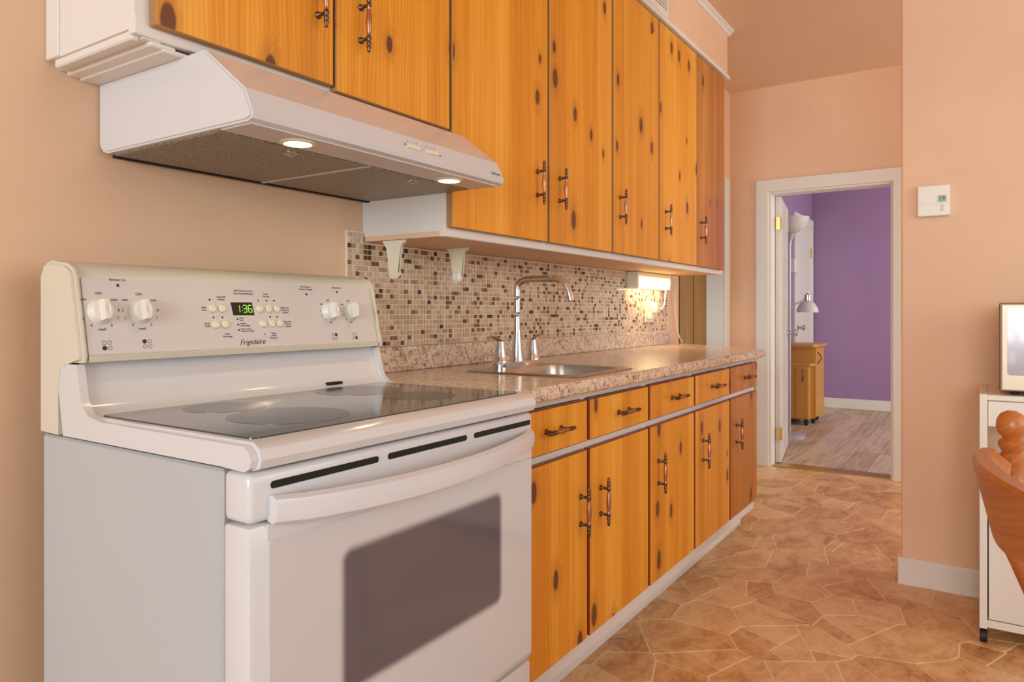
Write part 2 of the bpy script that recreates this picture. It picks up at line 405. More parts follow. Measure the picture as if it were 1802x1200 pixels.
# right wall (faces the viewer) and its baseboard
RX = 3.31
b = B(); box(b, RX, RX+.13, -4.0, -1.272, 0, CZ, .008, 3); struct(obj('wall_right', b, 'peach'))
b = B(); prism(b, [(RX, 0), (RX-.022, 0), (RX-.022, .012), (RX-.014, .022), (RX-.014, .092), (RX-.006, .104), (RX, .104)], 'y', -4.0, -1.262); struct(obj('baseboard_right', b, 'trim_white'))
b = B(); box(b, -2.2, 5.39, -4.0, WT, CZ, CZ+.1); struct(obj('ceiling', b, 'peach_ceiling'))
# the room beyond the doorway
BX, LY = 8.87, .12
hall = struct(obj('floor_beyond', box(B(), FX+FT, BX, -2.4, LY, -.06, -.003), 'plank_gap'))
y = LY
while y > -2.39:
    x = FX+FT+.0-random.uniform(0, 1.0)
    while x < BX:
        x0 = max(x+.0015, FX+FT+.002); x1 = min(x+1.22-.0015, BX)
        if x1-x0 > .05: obj('floor_plank', box(B(), x0, x1, max(y-.166, -2.4)+.0015, y-.0015, -.004, 0), 'plank', hall)
        x += 1.22
    y -= .166
struct(obj('wall_back_beyond', box(B(), BX, BX+.1, -2.4, LY+.1, 0, CZ), 'purple'))
struct(obj('wall_left_beyond', box(B(), FX+FT, BX, LY, LY+.1, 0, CZ), 'purple'))
struct(obj('ceiling_beyond', box(B(), FX+FT, BX, -2.4, LY, CZ, CZ+.1), 'trim_white'))
struct(obj('baseboard_beyond', box(B(), BX-.015, BX, -2.4, LY, 0, .115, .004, 1), 'trim_white'))
# closed white door with casing on the purple wall
d2 = struct(obj('door_2', box(B(), 7.98, 8.76, LY-.012, LY, .01, 2.04), 'trim_white'))
bm = B(); box(bm, 7.90, 7.98, LY-.025, LY, 0, 2.15, .003, 1); box(bm, 8.76, 8.84, LY-.025, LY, 0, 2.15, .003, 1); box(bm, 7.98, 8.76, LY-.025, LY, 2.04, 2.15, .003, 1); obj('door_casing', bm, 'trim_white', d2)
bm = B(); lathe(bm, [(.028, 0), (.028, .008), (.011, .012), (.011, .04), (.026, .048), (.03, .06), (.024, .072), (.0, .075)], (8.05, LY-.012, .93), (0, -1, 0), 16); obj('door_knob', bm, 'steel', d2, True)
bm = B(); box(bm, 8.745, 8.765, LY-.03, LY-.012, 1.72, 1.82, .003, 1); obj('door_hinge', bm, 'brass', d2)
# open white panel door in the doorway
dd_ = Vector((.755, .115)).normalized(); dn = Vector((-dd_.y, dd_.x)); H0 = Vector((FX+FT-.005, DY0-.022))
def dpt(a, o, z): p = H0+dd_*a-dn*o; return (p.x, p.y, z)
def dbox(bm, a0, a1, o0, o1, z0, z1):
    vs = [bm.verts.new(dpt(a, o, z)) for z in (z0, z1) for (a, o) in ((a0, o0), (a1, o0), (a1, o1), (a0, o1))]
    for f in ((0, 1, 2, 3), (4, 5, 6, 7), (0, 1, 5, 4), (1, 2, 6, 5), (2, 3, 7, 6), (3, 0, 4, 7)): bm.faces.new([vs[i] for i in f])
bm = B(); dbox(bm, 0, .755, .006, .030, .012, DZ-.022)
for a0, a1 in ((0, .11), (.325, .43), (.645, .755)): dbox(bm, a0, a1, 0, .036, .012, DZ-.022)
for z0, z1 in ((.012, .22), (.80, .93), (1.50, 1.60), (1.83, DZ-.022)): dbox(bm, .0005, .7545, .0008, .0352, z0+.0004, z1-.0004)
d1 = struct(obj('door_1', bm, 'trim_white'))
for z in (.22, 1.74):
    bm = B(); dbox(bm, -.006, .0, .002, .036, z-.045, z+.045); lathe(bm, [(.007, 0), (.007, .09)], dpt(-.008, .036, z-.045), (0, 0, 1), 10); obj('door_hinge', bm, 'brass', d1)
bm = B(); kp = dpt(.69, .036, .93); lathe(bm, [(.03, 0), (.03, .008), (.012, .012), (.012, .04), (.026, .05), (.029, .062), (.02, .074), (0, .076)], kp, (dn.x*-1, dn.y*-1, 0), 16); obj('door_knob', bm, 'steel', d1, True)

# ---------------------------------------------------------------- handles (shared mesh), length along local z
def handle_mesh():
    bm = B(); L = .143
    pr = [(0, 0), (.003, .001), (.0045, .004), (.003, .008), (.0055, .011), (.0055, .014), (.003, .017), (.0058, .020), (.0058, .024), (.0035, .027), (.0062, .030), (.0062, .036), (.0042, .039),
          (.0048, .046), (.0066, .060), (.0074, .0715)]
    pr = pr+[(r, L-h) for r, h in pr[-2::-1]]
    nb = len(pr)
    lathe(bm, pr, (0, -.027, -L/2), (0, 0, 1), 12, 0, lambda i: 1 if 12 <= i < nb-13 else 0)
    for s in (-1, 1):
        lathe(bm, [(.008, 0), (.008, .003), (.0045, .005), (.004, .02), (.0055, .027)], (0, 0, s*.0385), (0, -1, 0), 10)
    bmesh.ops.recalc_face_normals(bm, faces=bm.faces)
    me = bpy.data.meshes.new('cabinet_handle'); bm.to_mesh(me); bm.free(); me.materials.append(M['bronze']); me.materials.append(M['copper'])
    for p in me.polygons: p.use_smooth = True
    return me
HM = handle_mesh()
def panel(name, x0, x1, yb, yf, z0, z1, parent, edge, hx, hz, horiz=False, wood='pine'):
    """door or drawer front: front face pine, edges stained"""
    bm = B(); box(bm, x0, x1, yf, yb, z0, z1, .0025, 1)
    bmesh.ops.recalc_face_normals(bm, faces=bm.faces)
    for f in bm.faces: f.material_index = 0 if abs(f.normal.y) > .9 else 1
    d = obj(name, bm, [wood, edge], parent)
    inst('handle', HM, (hx, yf, hz), (0, math.radians(90) if horiz else 0, 0), d)
    return d
# ---------------------------------------------------------------- base cabinets
YF = -.590; YD = -.610
lx = [1.395, 1.8237, 2.2677, 2.723, 3.1884, 3.649]; ll = [1.405, 1.838, 2.283, 2.737, 3.203]
units = [((0, 1), 'two-door pine base cabinet with two drawers, beside the white range', 1.395, 2.275),
         ((2,), 'narrow pine base cabinet with one drawer, next to the two-door base cabinet', 2.275, 2.730),
         ((3,), 'narrow pine base cabinet with one drawer, between two other single-door base cabinets', 2.730, 3.196),
         ((4,), 'darker pine base cabinet at the doorway end of the worktop', 3.196, 3.66)]
hxs = [1.782, 1.907, 2.355, 2.826, 3.296]; dhx = [1.632, 2.069, 2.524, 2.978, 3.463]
for ds, lab, x0, x1 in units:
    c = thing('base_cabinet', ((x0+x1)/2, -.3, 0), lab, 'cabinet', 'pine base cabinets under the worktop')
    bm = B()
    xe = x1+.40 if ds == (4,) else x1
    prism(bm, [(x0+.001, YF+.021), (x1-.001, YF+.021), (xe-.001, -.004), (x0+.001, -.004)], 'z', .138, .156)      # bottom board
    obj('bottom_board', bm, 'white_paint', c)
    obj('side_board', box(B(), x0+.0005, x0+.016, YF+.021, -.02, .157, .872), 'white_paint', c)
    bm = B(); prism(bm, [(x1-.016, YF+.021), (x1-.0005, YF+.021), (xe-.0005, -.02), (xe-.016, -.02)], 'z', .157, .872); obj('side_board', bm, 'white_paint', c)
    obj('back_board', box(B(), x0+.001, xe-.001, -.019, -.004, .157, .872), 'white_paint', c)
    bm = B()
    bm = B()
    for z0, z1 in ((.852, .874), (.705, .735), (.118, .175)): box(bm, x0, x1, YF, YF+.02, z0, z1, .002, 1)
    for a_, b_ in [(x0, x0+.022), (x1-.022, x1)]+([(1.817, 1.845)] if ds == (0, 1) else []): box(bm, a_+.0003, b_-.0003, YF+.0006, YF+.0194, .1355, .8735)
    obj('face_frame', bm, 'white_paint', c)
    bm = B(); e = x1+.085 if ds == (4,) else x1
    prism(bm, [(-.45, .0005), (-.500, .0005), (-.503, .006), (-.503, .022), (-.496, .032), (-.490, .036), (-.490, .134), (-.45, .134)], 'x', x0+.0005, e-.0005); obj('plinth', bm, 'white_paint', c)
    for k in ds:
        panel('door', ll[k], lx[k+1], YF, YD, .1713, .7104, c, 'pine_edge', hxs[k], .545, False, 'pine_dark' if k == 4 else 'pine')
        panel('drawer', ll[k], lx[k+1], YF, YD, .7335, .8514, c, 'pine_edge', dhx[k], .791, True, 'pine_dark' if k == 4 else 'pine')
# ---------------------------------------------------------------- worktop with cut-out for the sink
SX0, SX1, SY0, SY1 = 1.815, 2.175, -.572, -.205
bm = B()
Z0, Z1 = .876, .914
def slab(bm, poly):
    prism(bm, poly, 'z', Z0, Z1)
box(bm, 1.395, SX0, -.638, -.012, Z0, Z1); box(bm, SX0, SX1, -.638, SY0, Z0, Z1); box(bm, SX0, SX1, SY1, -.012, Z0, Z1)
prism(bm, [(SX1, -.638), (3.665, -.638), (4.14, -.012), (SX1, -.012)], 'z', Z0, Z1)
prism(bm, [(-.638, Z0), (-.644, Z0+.006), (-.646, Z0+.019), (-.644, Z1-.006), (-.638, Z1)], 'x', 1.395, 3.668)
wt = obj('worktop', bm, 'laminate'); tag(wt, 'long speckled granite-look laminate worktop over the pine base cabinets', 'worktop')
bm = B(); box(bm, 1.395, 4.02, -.026, -.002, .9142, .992, .005, 2); obj('upstand', bm, 'laminate', wt)
# ---------------------------------------------------------------- mosaic splashback
mo = tag(obj('mosaic_splashback', box(B(), 1.475, 4.018, -.006, -.0005, .993, 1.3085), 'grout_tile'), 'beige and brown glass mosaic splashback above the worktop', 'backsplash')
bm = B(); box(bm, 1.475, 1.5435, -.006, -.0005, 1.3085, 1.340); obj('grout_bed', bm, 'grout_tile', mo)
PT = .0163
def tile_mesh(m):
    bm = B(); box(bm, -.0067, .0067, -.0035, 0, -.0067, .0067, .0012, 1); me = bpy.data.meshes.new('mosaic_tile'); bm.to_mesh(me); bm.free(); me.materials.append(m); return me
TM = [tile_mesh(m) for m, w in TILE]
cells = []
ncol = int((4.016-1.477)/PT)
for i in range(ncol):
    for j in range(21):
        x = 1.477+PT*(i+.5); z = .9945+PT*(j+.5)
        if z > 1.300 and x > 1.54: continue
        cells.append((x, z))
cells.sort(key=lambda c: c[0])
rest = [B() for _ in TILE]; bmr = B()
ws = [w for m, w in TILE]
for n, (x, z) in enumerate(cells):
    k = random.choices(range(len(TILE)), ws)[0]
    if n < 300:
        inst('mosaic_tile', TM[k], (x, -.0055, z), (0, 0, 0), mo)
    else:
        r = bmesh.ops.create_cube(bmr, size=1)
        for v in r['verts']: v.co = Vector((x+v.co.x*.0134, -.0075+v.co.y*.003, z+v.co.z*.0134))
        for f in set(f for v in r['verts'] for f in v.link_faces): f.material_index = k
for x in rest: x.free()
o = obj('mosaic_tiles_further_along', bmr, [m for m, w in TILE], mo); o['kind'] = 'stuff'
# ---------------------------------------------------------------- wall cabinets
UF, UD = -.315, -.335
ux = [1.546, 2.0686, 2.5642, 3.0471, 3.5562, 4.0184]; ul = [1.553, 2.081, 2.577, 3.060, 3.566]
uh = [2.000, 2.147, 2.637, 3.130, 3.622]
uu = [((0, 1), 'tall two-door knotty pine wall cabinet beside the range hood', 1.5445, 2.571),
      ((2,), 'tall single-door pine wall cabinet next to the two-door wall cabinet', 2.571, 3.054),
      ((3,), 'tall single-door pine wall cabinet between two other single-door wall cabinets', 3.054, 3.561),
      ((4,), 'tall darker pine wall cabinet at the doorway end of the row', 3.561, 4.05)]
for ds, lab, x0, x1 in uu:
    c = thing('wall_cabinet', ((x0+x1)/2, -.16, 1.31), lab, 'cabinet', 'pine wall cabinets above the worktop')
    obj('body', box(B(), x0, x1, UF+.018, -.001, 1.325, 2.416), 'white_paint', c)
    bm = B(); box(bm, x0, x1, UF, UF+.02, 1.310, 1.345, .002, 1); box(bm, x0, x1, UF, UF+.02, 2.39, 2.416)
    for a_, b_ in [(x0, x0+.02), (x1-.02, x1)]+([(2.062, 2.088)] if ds == (0, 1) else []): box(bm, a_+.0003, b_-.0003, UF+.0006, UF+.0194, 1.3105, 2.4155)
    obj('face_frame', bm, 'white_paint', c)
    obj('underside', box(B(), x0+.002, x1-.002, UF+.02, -.008, 1.311, 1.325), 'peach', c)  # peach colour stands in for wall colour reflected onto the underside
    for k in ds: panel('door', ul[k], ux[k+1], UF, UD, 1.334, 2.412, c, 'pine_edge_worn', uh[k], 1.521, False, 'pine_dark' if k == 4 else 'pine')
c = thing('wall_cabinet', (1.11, -.16, 1.595), 'short two-door pine wall cabinet with white side, above the range hood', 'cabinet', 'pine wall cabinets above the worktop')
obj('body', box(B(), .682, 1.5435, UF+.018, -.001, 1.600, 2.416), 'white_paint', c)
bm = B(); box(bm, .682, 1.5435, UF, UF+.02, 1.590, 1.625, .002, 1); box(bm, .682, 1.5435, UF, UF+.02, 2.39, 2.416)
for a_, b_ in ((.682, .71), (1.112, 1.14), (1.518, 1.543)): box(bm, a_+.0003, b_-.0003, UF+.0006, UF+.0194, 1.5905, 2.4155)
obj('face_frame', bm, 'white_paint', c)
bm = B(); box(bm, .684, .700, -.30, -.022, 1.583, 1.600, .003, 1); box(bm, .700, .735, UF+.005, -.002, 1.587, 1.600, .002, 1); box(bm, .715, .765, UF+.008, -.002, 1.580, 1.590, .003, 1); box(bm, .74, .79, UF+.010, -.002, 1.5765, 1.585, .002, 1); obj('moulding', bm, 'white_paint', c)
bm = B(); box(bm, .677, .684, -.05, -.001, 1.600, 2.416, .002, 1); obj('side_batten', bm, 'white_paint', c)
panel('door', .708, 1.123, UF, UD, 1.6081, 2.412, c, 'pine_edge_worn', 1.077, 1.79)
panel('door', 1.1300, 1.5420, UF, UD, 1.5990, 2.412, c, 'pine_edge_worn', 1.206, 1.775)
# soffit above the cabinets with its trims and vent
so = struct(obj('wall_soffit', box(B(), .68, 4.075, -.335, -.001, 2.446, CZ-.001), 'peach'))
bm = B(); prism(bm, [(-.33, 2.416), (-.350, 2.416), (-.352, 2.428), (-.345, 2.436), (-.343, 2.446), (-.33, 2.446)], 'x', .68, 4.07); struct(obj('trim_4', bm, 'trim_white'))
bm = B(); prism(bm, [(-.3355, 2.672), (-.345, 2.674), (-.350, 2.684), (-.366, 2.692), (-.368, 2.6995), (-.3355, 2.6995)], 'x', .68, 4.10); struct(obj('trim_5', bm, 'trim_white'))
v = thing('air_vent', (2.95, -.34, 2.452), 'white perforated air vent on the soffit above the wall cabinets', 'vent')
obj('frame', box(B(), 2.72, 3.150, -.342, -.3355, 2.450, 2.655, .003, 1), 'plastic_white', v)
obj('grille', box(B(), 2.745, 3.125, -.3445, -.342, 2.470, 2.635), 'plastic_white', v)
bm = B()
for i in range(22):
    for j in range(11):
        x = 2.757+i*.017; z = 2.479+j*.0148
        bm.faces.new([bm.verts.new(p) for p in ((x-.004, -.3448, z-.004), (x+.004, -.3448, z-.004), (x+.004, -.3448, z+.004), (x-.004, -.3448, z+.004))])
o = obj('perforations', bm, 'print', v); o['kind'] = 'stuff'

# ---------------------------------------------------------------- range hood
hd = thing('range_hood', (1.165, -.25, 1.43), 'white slanted range hood with two lit lamps over the range', 'range hood')
hx0, hx1 = .779, 1.556
prof = [(-.002, 1.452), (-.012, 1.437), (-.03, 1.432), (-.490, 1.432), (-.503, 1.436), (-.507, 1.445), (-.484, 1.492), (-.372, 1.578), (-.364, 1.580), (-.002, 1.580)]
bm = B(); prism(bm, prof, 'x', hx0, hx1); bmesh.ops.bevel(bm, geom=[e for e in bm.edges if abs(e.verts[0].co.x-e.verts[1].co.x) < 1e-6 and len(e.link_faces) == 2 and min(e.verts[0].co.z, e.verts[1].co.z) > 1.431], offset=.004, segments=2, affect='EDGES')
obj('hood_body', bm, 'enamel', hd)
bm = B(); box(bm, hx0+.012, hx1-.012, -.490, -.405, 1.4295, 1.433); obj('lamp_rail', bm, 'panel_grey', hd)
for x0, x1 in ((hx0+.016, 1.163), (1.171, hx1-.016)):
    f = obj('grease_filter', box(B(), x0, x1, -.400, -.035, 1.4285, 1.4325), 'filter', hd)
    bm = B(); lathe(bm, [(.016, 0), (.016, .002), (.008, .004), (.006, .007), (0, .007)], ((x0+x1)/2, -.365, 1.4285), (0, 0, -1), 14); obj('catch', bm, 'steel', f, True)
obj('divider', box(B(), 1.163, 1.171, -.400, -.02, 1.427, 1.4325), 'panel_grey', hd)
obj('rear_lip', box(B(), hx0+.02, hx1-.01, -.030, -.018, 1.426, 1.4325), 'black', hd)
for x in (.930, 1.400):
    bm = B(); lathe(bm, [(.034, 0), (.034, .003), (.027, .004), (.027, .001)], (x, -.445, 1.4295), (0, 0, -1), 24); r = obj('lamp_ring', bm, 'plastic_cream', hd, True)
    bm = B(); lathe(bm, [(.026, 0), (.022, .004), (.012, .006), (0, .0065)], (x, -.445, 1.4285), (0, 0, -1), 24); obj('lamp_glass', bm, 'bulb', r, True)
    l = bpy.data.lights.new('hood_lamp', 'SPOT'); l.energy = 2.2; l.color = (1, .78, .48); l.spot_size = 2.2; l.spot_blend = .8; l.shadow_soft_size = .03
    o = bpy.data.objects.new('hood_lamp_light', l); C.objects.link(o); o.location = Vector((x, -.445, 1.418))-WL[hd.name]; o.parent = hd
# sliders on the sloping front strip: the strip runs from (-.484,1.492) to (-.507,1.445)
fy = lambda z: -.5035-(1.455-z)*.48
for k, x in enumerate((1.205, 1.268)):
    bm = B(); prism(bm, rrect(x-.021, x+.021, 1.462, 1.470, .004), 'y', fy(1.466)-.004, fy(1.466)+.004); obj('slide_switch', bm, 'plastic_cream', hd)
nrm = Vector((0, -.023, .047)).normalized()
def hoodtext(n, s, size, x, z): text(n, s, size, frame((x, fy(z)-.0022, z), (1, 0, 0), (0, .44, 1)), 'print', hd)
for k, x in enumerate((1.205, 1.268)):
    for q, d in enumerate((-.014, 0, .014)): hoodtext('switch_mark', ('0', 'I', 'II')[q], .006, x+d, 1.478)
hoodtext('fan_symbol', '*', .016, 1.178, 1.465); hoodtext('lamp_symbol', 'o', .009, 1.296, 1.464)
hoodtext('brand_lettering', 'NuTone', .011, 1.518, 1.457)

# ---------------------------------------------------------------- range (freestanding electric cooker)
rg = thing('electric_range', (1.01, -.40, 0), 'white freestanding electric range with black glass cooktop and oven door', 'range')
rl, rr = .634, 1.394
bm = B(); box(bm, rl+.002, rr-.002, -.632, -.085, .012, .874, .004, 1); obj('body', bm, 'enamel_side_shade', rg)
# cooktop frame with raised rear that sweeps up to the backguard
bm = B()
prism(bm, [(-.632, .878), (-.690, .876), (-.703, .880), (-.709, .893), (-.704, .908), (-.690, .917), (-.26, .917), (-.235, .922), (-.222, .935), (-.212, .965), (-.198, 1.012), (-.120, 1.012), (-.120, .878)], 'x', rl+.012, rr-.012)
for s, x0, x1 in ((0, rl, rl+.014), (1, rr-.014, rr)):
    prism(bm, [(-.632, .878), (-.686, .876), (-.697, .882), (-.701, .893), (-.697, .903), (-.686, .912), (-.30, .913), (-.255, .920), (-.238, .933), (-.228, .950), (-.214, 1.008), (-.140, 1.008), (-.165, .878)], 'x', x0, x1)
obj('cooktop_frame', bm, 'enamel', rg, True)
bm = B(); prism(bm, rrect(rl+.024, rr-.024, -.672, -.250, .012), 'z', .9165, .9195); gt = obj('glass_cooktop', bm, 'glass_top', rg)
for x, y, r in ((.84, -.53, .105), (.84, -.345, .075), (1.19, -.53, .08), (1.19, -.345, .1)):
    bm = B(); lathe(bm, [(r, 0), (r, .0003), (0, .0003)], (x, y, .9195), (0, 0, 1), 48); obj('burner_ring', bm, 'burner', gt)
bm = B(); prism(bm, rrect(1.195, 1.245, .924, .931, .0033), 'y', -.2345, -.226); obj('oven_vent', bm, 'black', rg)
# backguard: bisque shell, sloping grey-white panel
def bgprof(g): return [(-.083, .880), (-.083, 1.178), (-.092, 1.192), (-.112, 1.197), (-.168-g, 1.190), (-.188-g, 1.180), (-.196-g, 1.166), (-.226-g, 1.022), (-.226-g, 1.012), (-.160, 1.008), (-.150, .96), (-.150, .878)]
bm = B(); prism(bm, [p for p in bgprof(-.004)], 'x', rl+.012, rr-.018); obj('backguard', bm, 'bisque', rg, True)
for x0, x1 in ((rl-.001, rl+.015), (rr-.022, rr-.002)):
    bm = B(); prism(bm, bgprof(.004), 'x', x0, x1)
    bmesh.ops.bevel(bm, geom=[e for e in bm.edges if abs(e.verts[0].co.x-e.verts[1].co.x) < 1e-6 and e.verts[0].co.z > 1.0 and e.verts[1].co.z > 1.0], offset=.006, segments=2, affect='EDGES'); obj('end_cap', bm, 'bisque', rg, True)
p0, p1 = Vector((0, -.1935, 1.163)), Vector((0, -.2225, 1.024)); fu = (p0-p1).normalized(); fn = Vector((0, -fu.z, fu.y)); fn = fn if fn.y < 0 else -fn
def FP(x, s, off=0): p = p1+(p0-p1)*s+fn*off; return Vector((x, p.y, p.z))
bm = B()
vs = [bm.verts.new(FP(x, s, o_)) for o_ in (0, .0035) for (x, s) in ((rl+.0155, 0), (rr-.0225, 0), (rr-.0225, 1), (rl+.0155, 1))]
for f in ((0, 1, 2, 3), (4, 5, 6, 7), (0, 1, 5, 4), (1, 2, 6, 5), (2, 3, 7, 6), (3, 0, 4, 7)): bm.faces.new([vs[i] for i in f])
pn = obj('control_panel', bm, 'panel_grey', rg)
bm = B(); prism(bm, [(-.2305, 1.012), (-.2325, 1.0225), (-.2265, 1.0245), (-.222, 1.012)], 'x', rl+.0155, rr-.0225); obj('panel_strip', bm, 'bisque', rg)
def ptext(s, size, x, sv, m='print', shear=0, sx=1.0, nm='panel_print'): return text(nm, s, size, frame(FP(x, sv, .0038), (1, 0, 0), fu), m, pn, 'CENTER', shear, .00015, sx)
for k, x in enumerate((.677, .752, 1.224, 1.291)):
    R = .0212 if k < 2 else .0205
    c0 = FP(x, .56, .0035)
    bm = B(); lathe(bm, [(R+.003, 0), (R+.002, .004), (R, .006), (R-.001, .012), (R-.003, .014)], c0, fn, 32)
    kb = obj('knob', bm, 'plastic_white', pn, True)
    bm = B(); u_ = Vector((1, 0, 0))
    # grip ridge across the knob
    A = []
    for (du, dv, dn_) in ((-.007, -R*.93, .012), (.007, -R*.93, .012), (.0085, 0, .012), (.007, R*.93, .012), (-.007, R*.93, .012), (-.0085, 0, .012)): A.append(bm.verts.new(c0+u_*du+fu*dv+fn*dn_))
    T = []
    for (du, dv, dn_) in ((-.004, -R*.86, .026), (.004, -R*.86, .026), (.0055, 0, .029), (.004, R*.86, .026), (-.004, R*.86, .026), (-.0055, 0, .029)): T.append(bm.verts.new(c0+u_*du+fu*dv+fn*dn_))
    bm.faces.new(A); bm.faces.new(T)
    for i in range(6): bm.faces.new((A[i], A[(i+1) % 6], T[(i+1) % 6], T[i]))
    obj('knob_grip', bm, 'plastic_white', kb)
    q = 1.0 if k < 2 else .82
    for s_, a in (('OFF', 90), ('min', 138), ('2', 176), ('3', 205), ('4', 238), ('med', 270), ('6', 302), ('7', 335), ('8', 4), ('max', 42)):
        rr_ = (.034 if len(s_) == 1 else .037)*q
        ptext(s_, .0075*q, x+math.cos(math.radians(a))*rr_, .56+math.sin(math.radians(a))*rr_*.9/.142)
    for i, (dx, dv) in enumerate(((-.005, .035), (.005, .035), (-.005, -.035), (.005, -.035))):
        bm = B(); cpos = FP(x+.006+dx, .115+dv, .0036); filled = i == (2, 0, 1, 3)[k]
        if filled: lathe(bm, [(.0042, 0), (.0042, .0003)], cpos, fn, 16)
        else:
            u1, w1, _ = frame_of(fn); N = 16
            ring = lambda r: [bm.verts.new(cpos+fn*.0002+(u1*math.cos(6.28318*q/N)+w1*math.sin(6.28318*q/N))*r) for q in range(N)]
            ra, rb = ring(.0038), ring(.0031)
            for q in range(N): bm.faces.new((ra[q], ra[(q+1) % N], rb[(q+1) % N], rb[q]))
        obj('burner_mark', bm, 'print', pn)
for x, sv, s_ in ((.714, .985, 'Element On'), (1.258, .985, 'Element On'), (1.16, .93, 'Hot Surface\nSurface Chaude')):
    ptext(s_, .0062, x, sv+(.03 if '\n' in s_ else .0)); bm = B(); lathe(bm, [(.0028, 0), (.0028, .0004)], FP(x, sv-.075, .0036), fn, 12); obj('indicator', bm, 'print', pn)
ptext('Self-Cleaning Oven\nFour Autonettoyant', .0062, .985, .86)
bm = B(); dpts = [(.953, .50), (1.006, .50), (1.003, .70), (.950, .70)]
vs = [bm.verts.new(FP(x, s, o_)) for o_ in (.002, .0042) for (x, s) in dpts]
for f in ((0, 1, 2, 3), (4, 5, 6, 7), (0, 1, 5, 4), (1, 2, 6, 5), (2, 3, 7, 6), (3, 0, 4, 7)): bm.faces.new([vs[i] for i in f])
ds_ = obj('clock_display', bm, 'display', pn)
# seven-segment 1:36
SEG = {'1': 'bc', '3': 'abgcd', '6': 'afgedc'}
def seg7(ch, x, s):
    bm = B(); w, h, tk = .0085, .0155, .0017
    L = {'a': (0, h/2, w, tk), 'g': (0, 0, w, tk), 'd': (0, -h/2, w, tk), 'b': (w/2, h/4, tk, h/2), 'c': (w/2, -h/4, tk, h/2), 'f': (-w/2, h/4, tk, h/2), 'e': (-w/2, -h/4, tk, h/2)}
    segs = [L[q] for q in SEG[ch]] if ch != ':' else [(0, .004, tk, tk), (0, -.004, tk, tk)]
    for (cx, cy, a, b_) in segs:
        a *= .9; b_ *= .9
        bm.faces.new([bm.verts.new(FP(x+cx+sx_*a/2, s, .0045)+fu*(cy+sy_*b_/2)) for sx_, sy_ in ((-1, -1), (1, -1), (1, 1), (-1, 1))])
    obj('clock_digit', bm, 'led_green', ds_)
SEG[':'] = ''
for ch, x in (('1', .966), (':', .9765), ('3', .9835), ('6', .9965)): seg7(ch, x, .60)
def button(x, sv, r=.0085):
    bm = B(); lathe(bm, [(r, 0), (r, .0025), (r*.8, .0045), (0, .005)], FP(x, sv, .0035), fn, 16); obj('button', bm, 'plastic_cream', pn, True)
def dot(x, sv):
    bm = B(); lathe(bm, [(.0022, 0), (.0022, .0004)], FP(x, sv, .0036), fn, 10); obj('indicator', bm, 'print', pn)
for x, sv in ((.905, .60), (.927, .60), (.908, .36), (.930, .36), (1.022, .60), (1.046, .60), (1.067, .60), (1.025, .36), (1.049, .36), (1.070, .36)): button(x, sv)
for x, sv in ((.901, .735), (1.043, .735), (1.063, .735), (.905, .47), (.926, .47), (1.047, .47), (1.066, .47)): dot(x, sv)
for s_, x, sv in (('Bake\nCuire', .886, .60), ('Broil\nGriller', .889, .36), ('Clear/Off\nAnnuler', .928, .76), ('Clean\nNettoyage', .933, .20), ('Clock\nHorloge', 1.043, .82), ('Timer\non/off\nMinuterie', 1.050, .17), ('Bake time\nTemps de\ncuisson', 1.091, .58), ('Stop time\nHeure\nd\'arr\u00eat', 1.094, .35)):
    ptext(s_, .0055, x, sv)
ptext('^', .012, 1.021, .72); ptext('v', .009, 1.027, .20)
for k, s_ in enumerate(('Oven\nFour', 'Preheat\nPr\u00e9chauffage', 'Door Locked\nPorte verrouill\u00e9e')):
    dot(.962, .44-.085*k); text('panel_print', s_, .0048, frame(FP(.967, .44-.085*k, .0038), (1, 0, 0), fu), 'print', pn, 'LEFT', 0, .00015)
ptext('Frigidaire', .0165, .992, .08, 'print', .45, 1.05, 'brand_script')
# vent strip above the door
bm = B(); box(bm, rl+.002, rr-.002, -.694, -.634, .800, .873, .010, 3); vst = obj('vent_strip', bm, 'enamel', rg, True)
for x0, x1 in ((.672, .893), (.916, 1.142), (1.166, 1.380)):
    bm = B(); prism(bm, rrect(x0, x1, .846, .857, .005), 'y', -.6948, -.690); obj('vent_slot', bm, 'black', vst)
# oven door with window and bowed handle
bm = B(); box(bm, rl+.002, rr-.002, -.694, -.634, .318, .797, .007, 2); od = obj('oven_door', bm, 'enamel', rg, True)
bm = B(); prism(bm, rrect(rl+.035, rr-.012, .332, .770, .004), 'y', -.6955, -.692); obj('door_glass', bm, 'oven_glass', od, origin=(1.036, -.6955, .602))
n = 17; path = []; 
bm = B(); rings = []
for i in range(n):
    s = i/(n-1); x = rl+.036+s*(rr-rl-.058); bow = math.sin(math.pi*s)**.7
    yo = -.700-.042*bow; h = .021+.002*bow; zc_ = .817-.012*bow
    th = .012
    ring = [bm.verts.new((x, yo+dy*th, zc_+dz*h)) for dy, dz in ((.9, -.8), (0, -1), (-.8, -.75), (-1, 0), (-.8, .75), (0, 1), (.9, .8))]; rings.append(ring)
for i in range(n-1):
    for k in range(7): bm.faces.new((rings[i][k], rings[i][(k+1) % 7], rings[i+1][(k+1) % 7], rings[i+1][k]))
bm.faces.new(rings[0]); bm.faces.new(rings[-1]); obj('door_handle', bm, 'enamel', od, True)
bm = B(); box(bm, rl+.03, rr-.012, -.6965, -.693, .772, .797, .001, 1); obj('handle_rail', bm, 'enamel', od)
bm = B(); box(bm, rl+.002, rr-.002, -.690, -.634, .05, .309, .009, 2); obj('storage_drawer', bm, 'enamel', rg, True)
bm = B(); box(bm, rl+.02, rr-.02, -.62, -.12, 0, .03); obj('base', bm, 'black', rg)

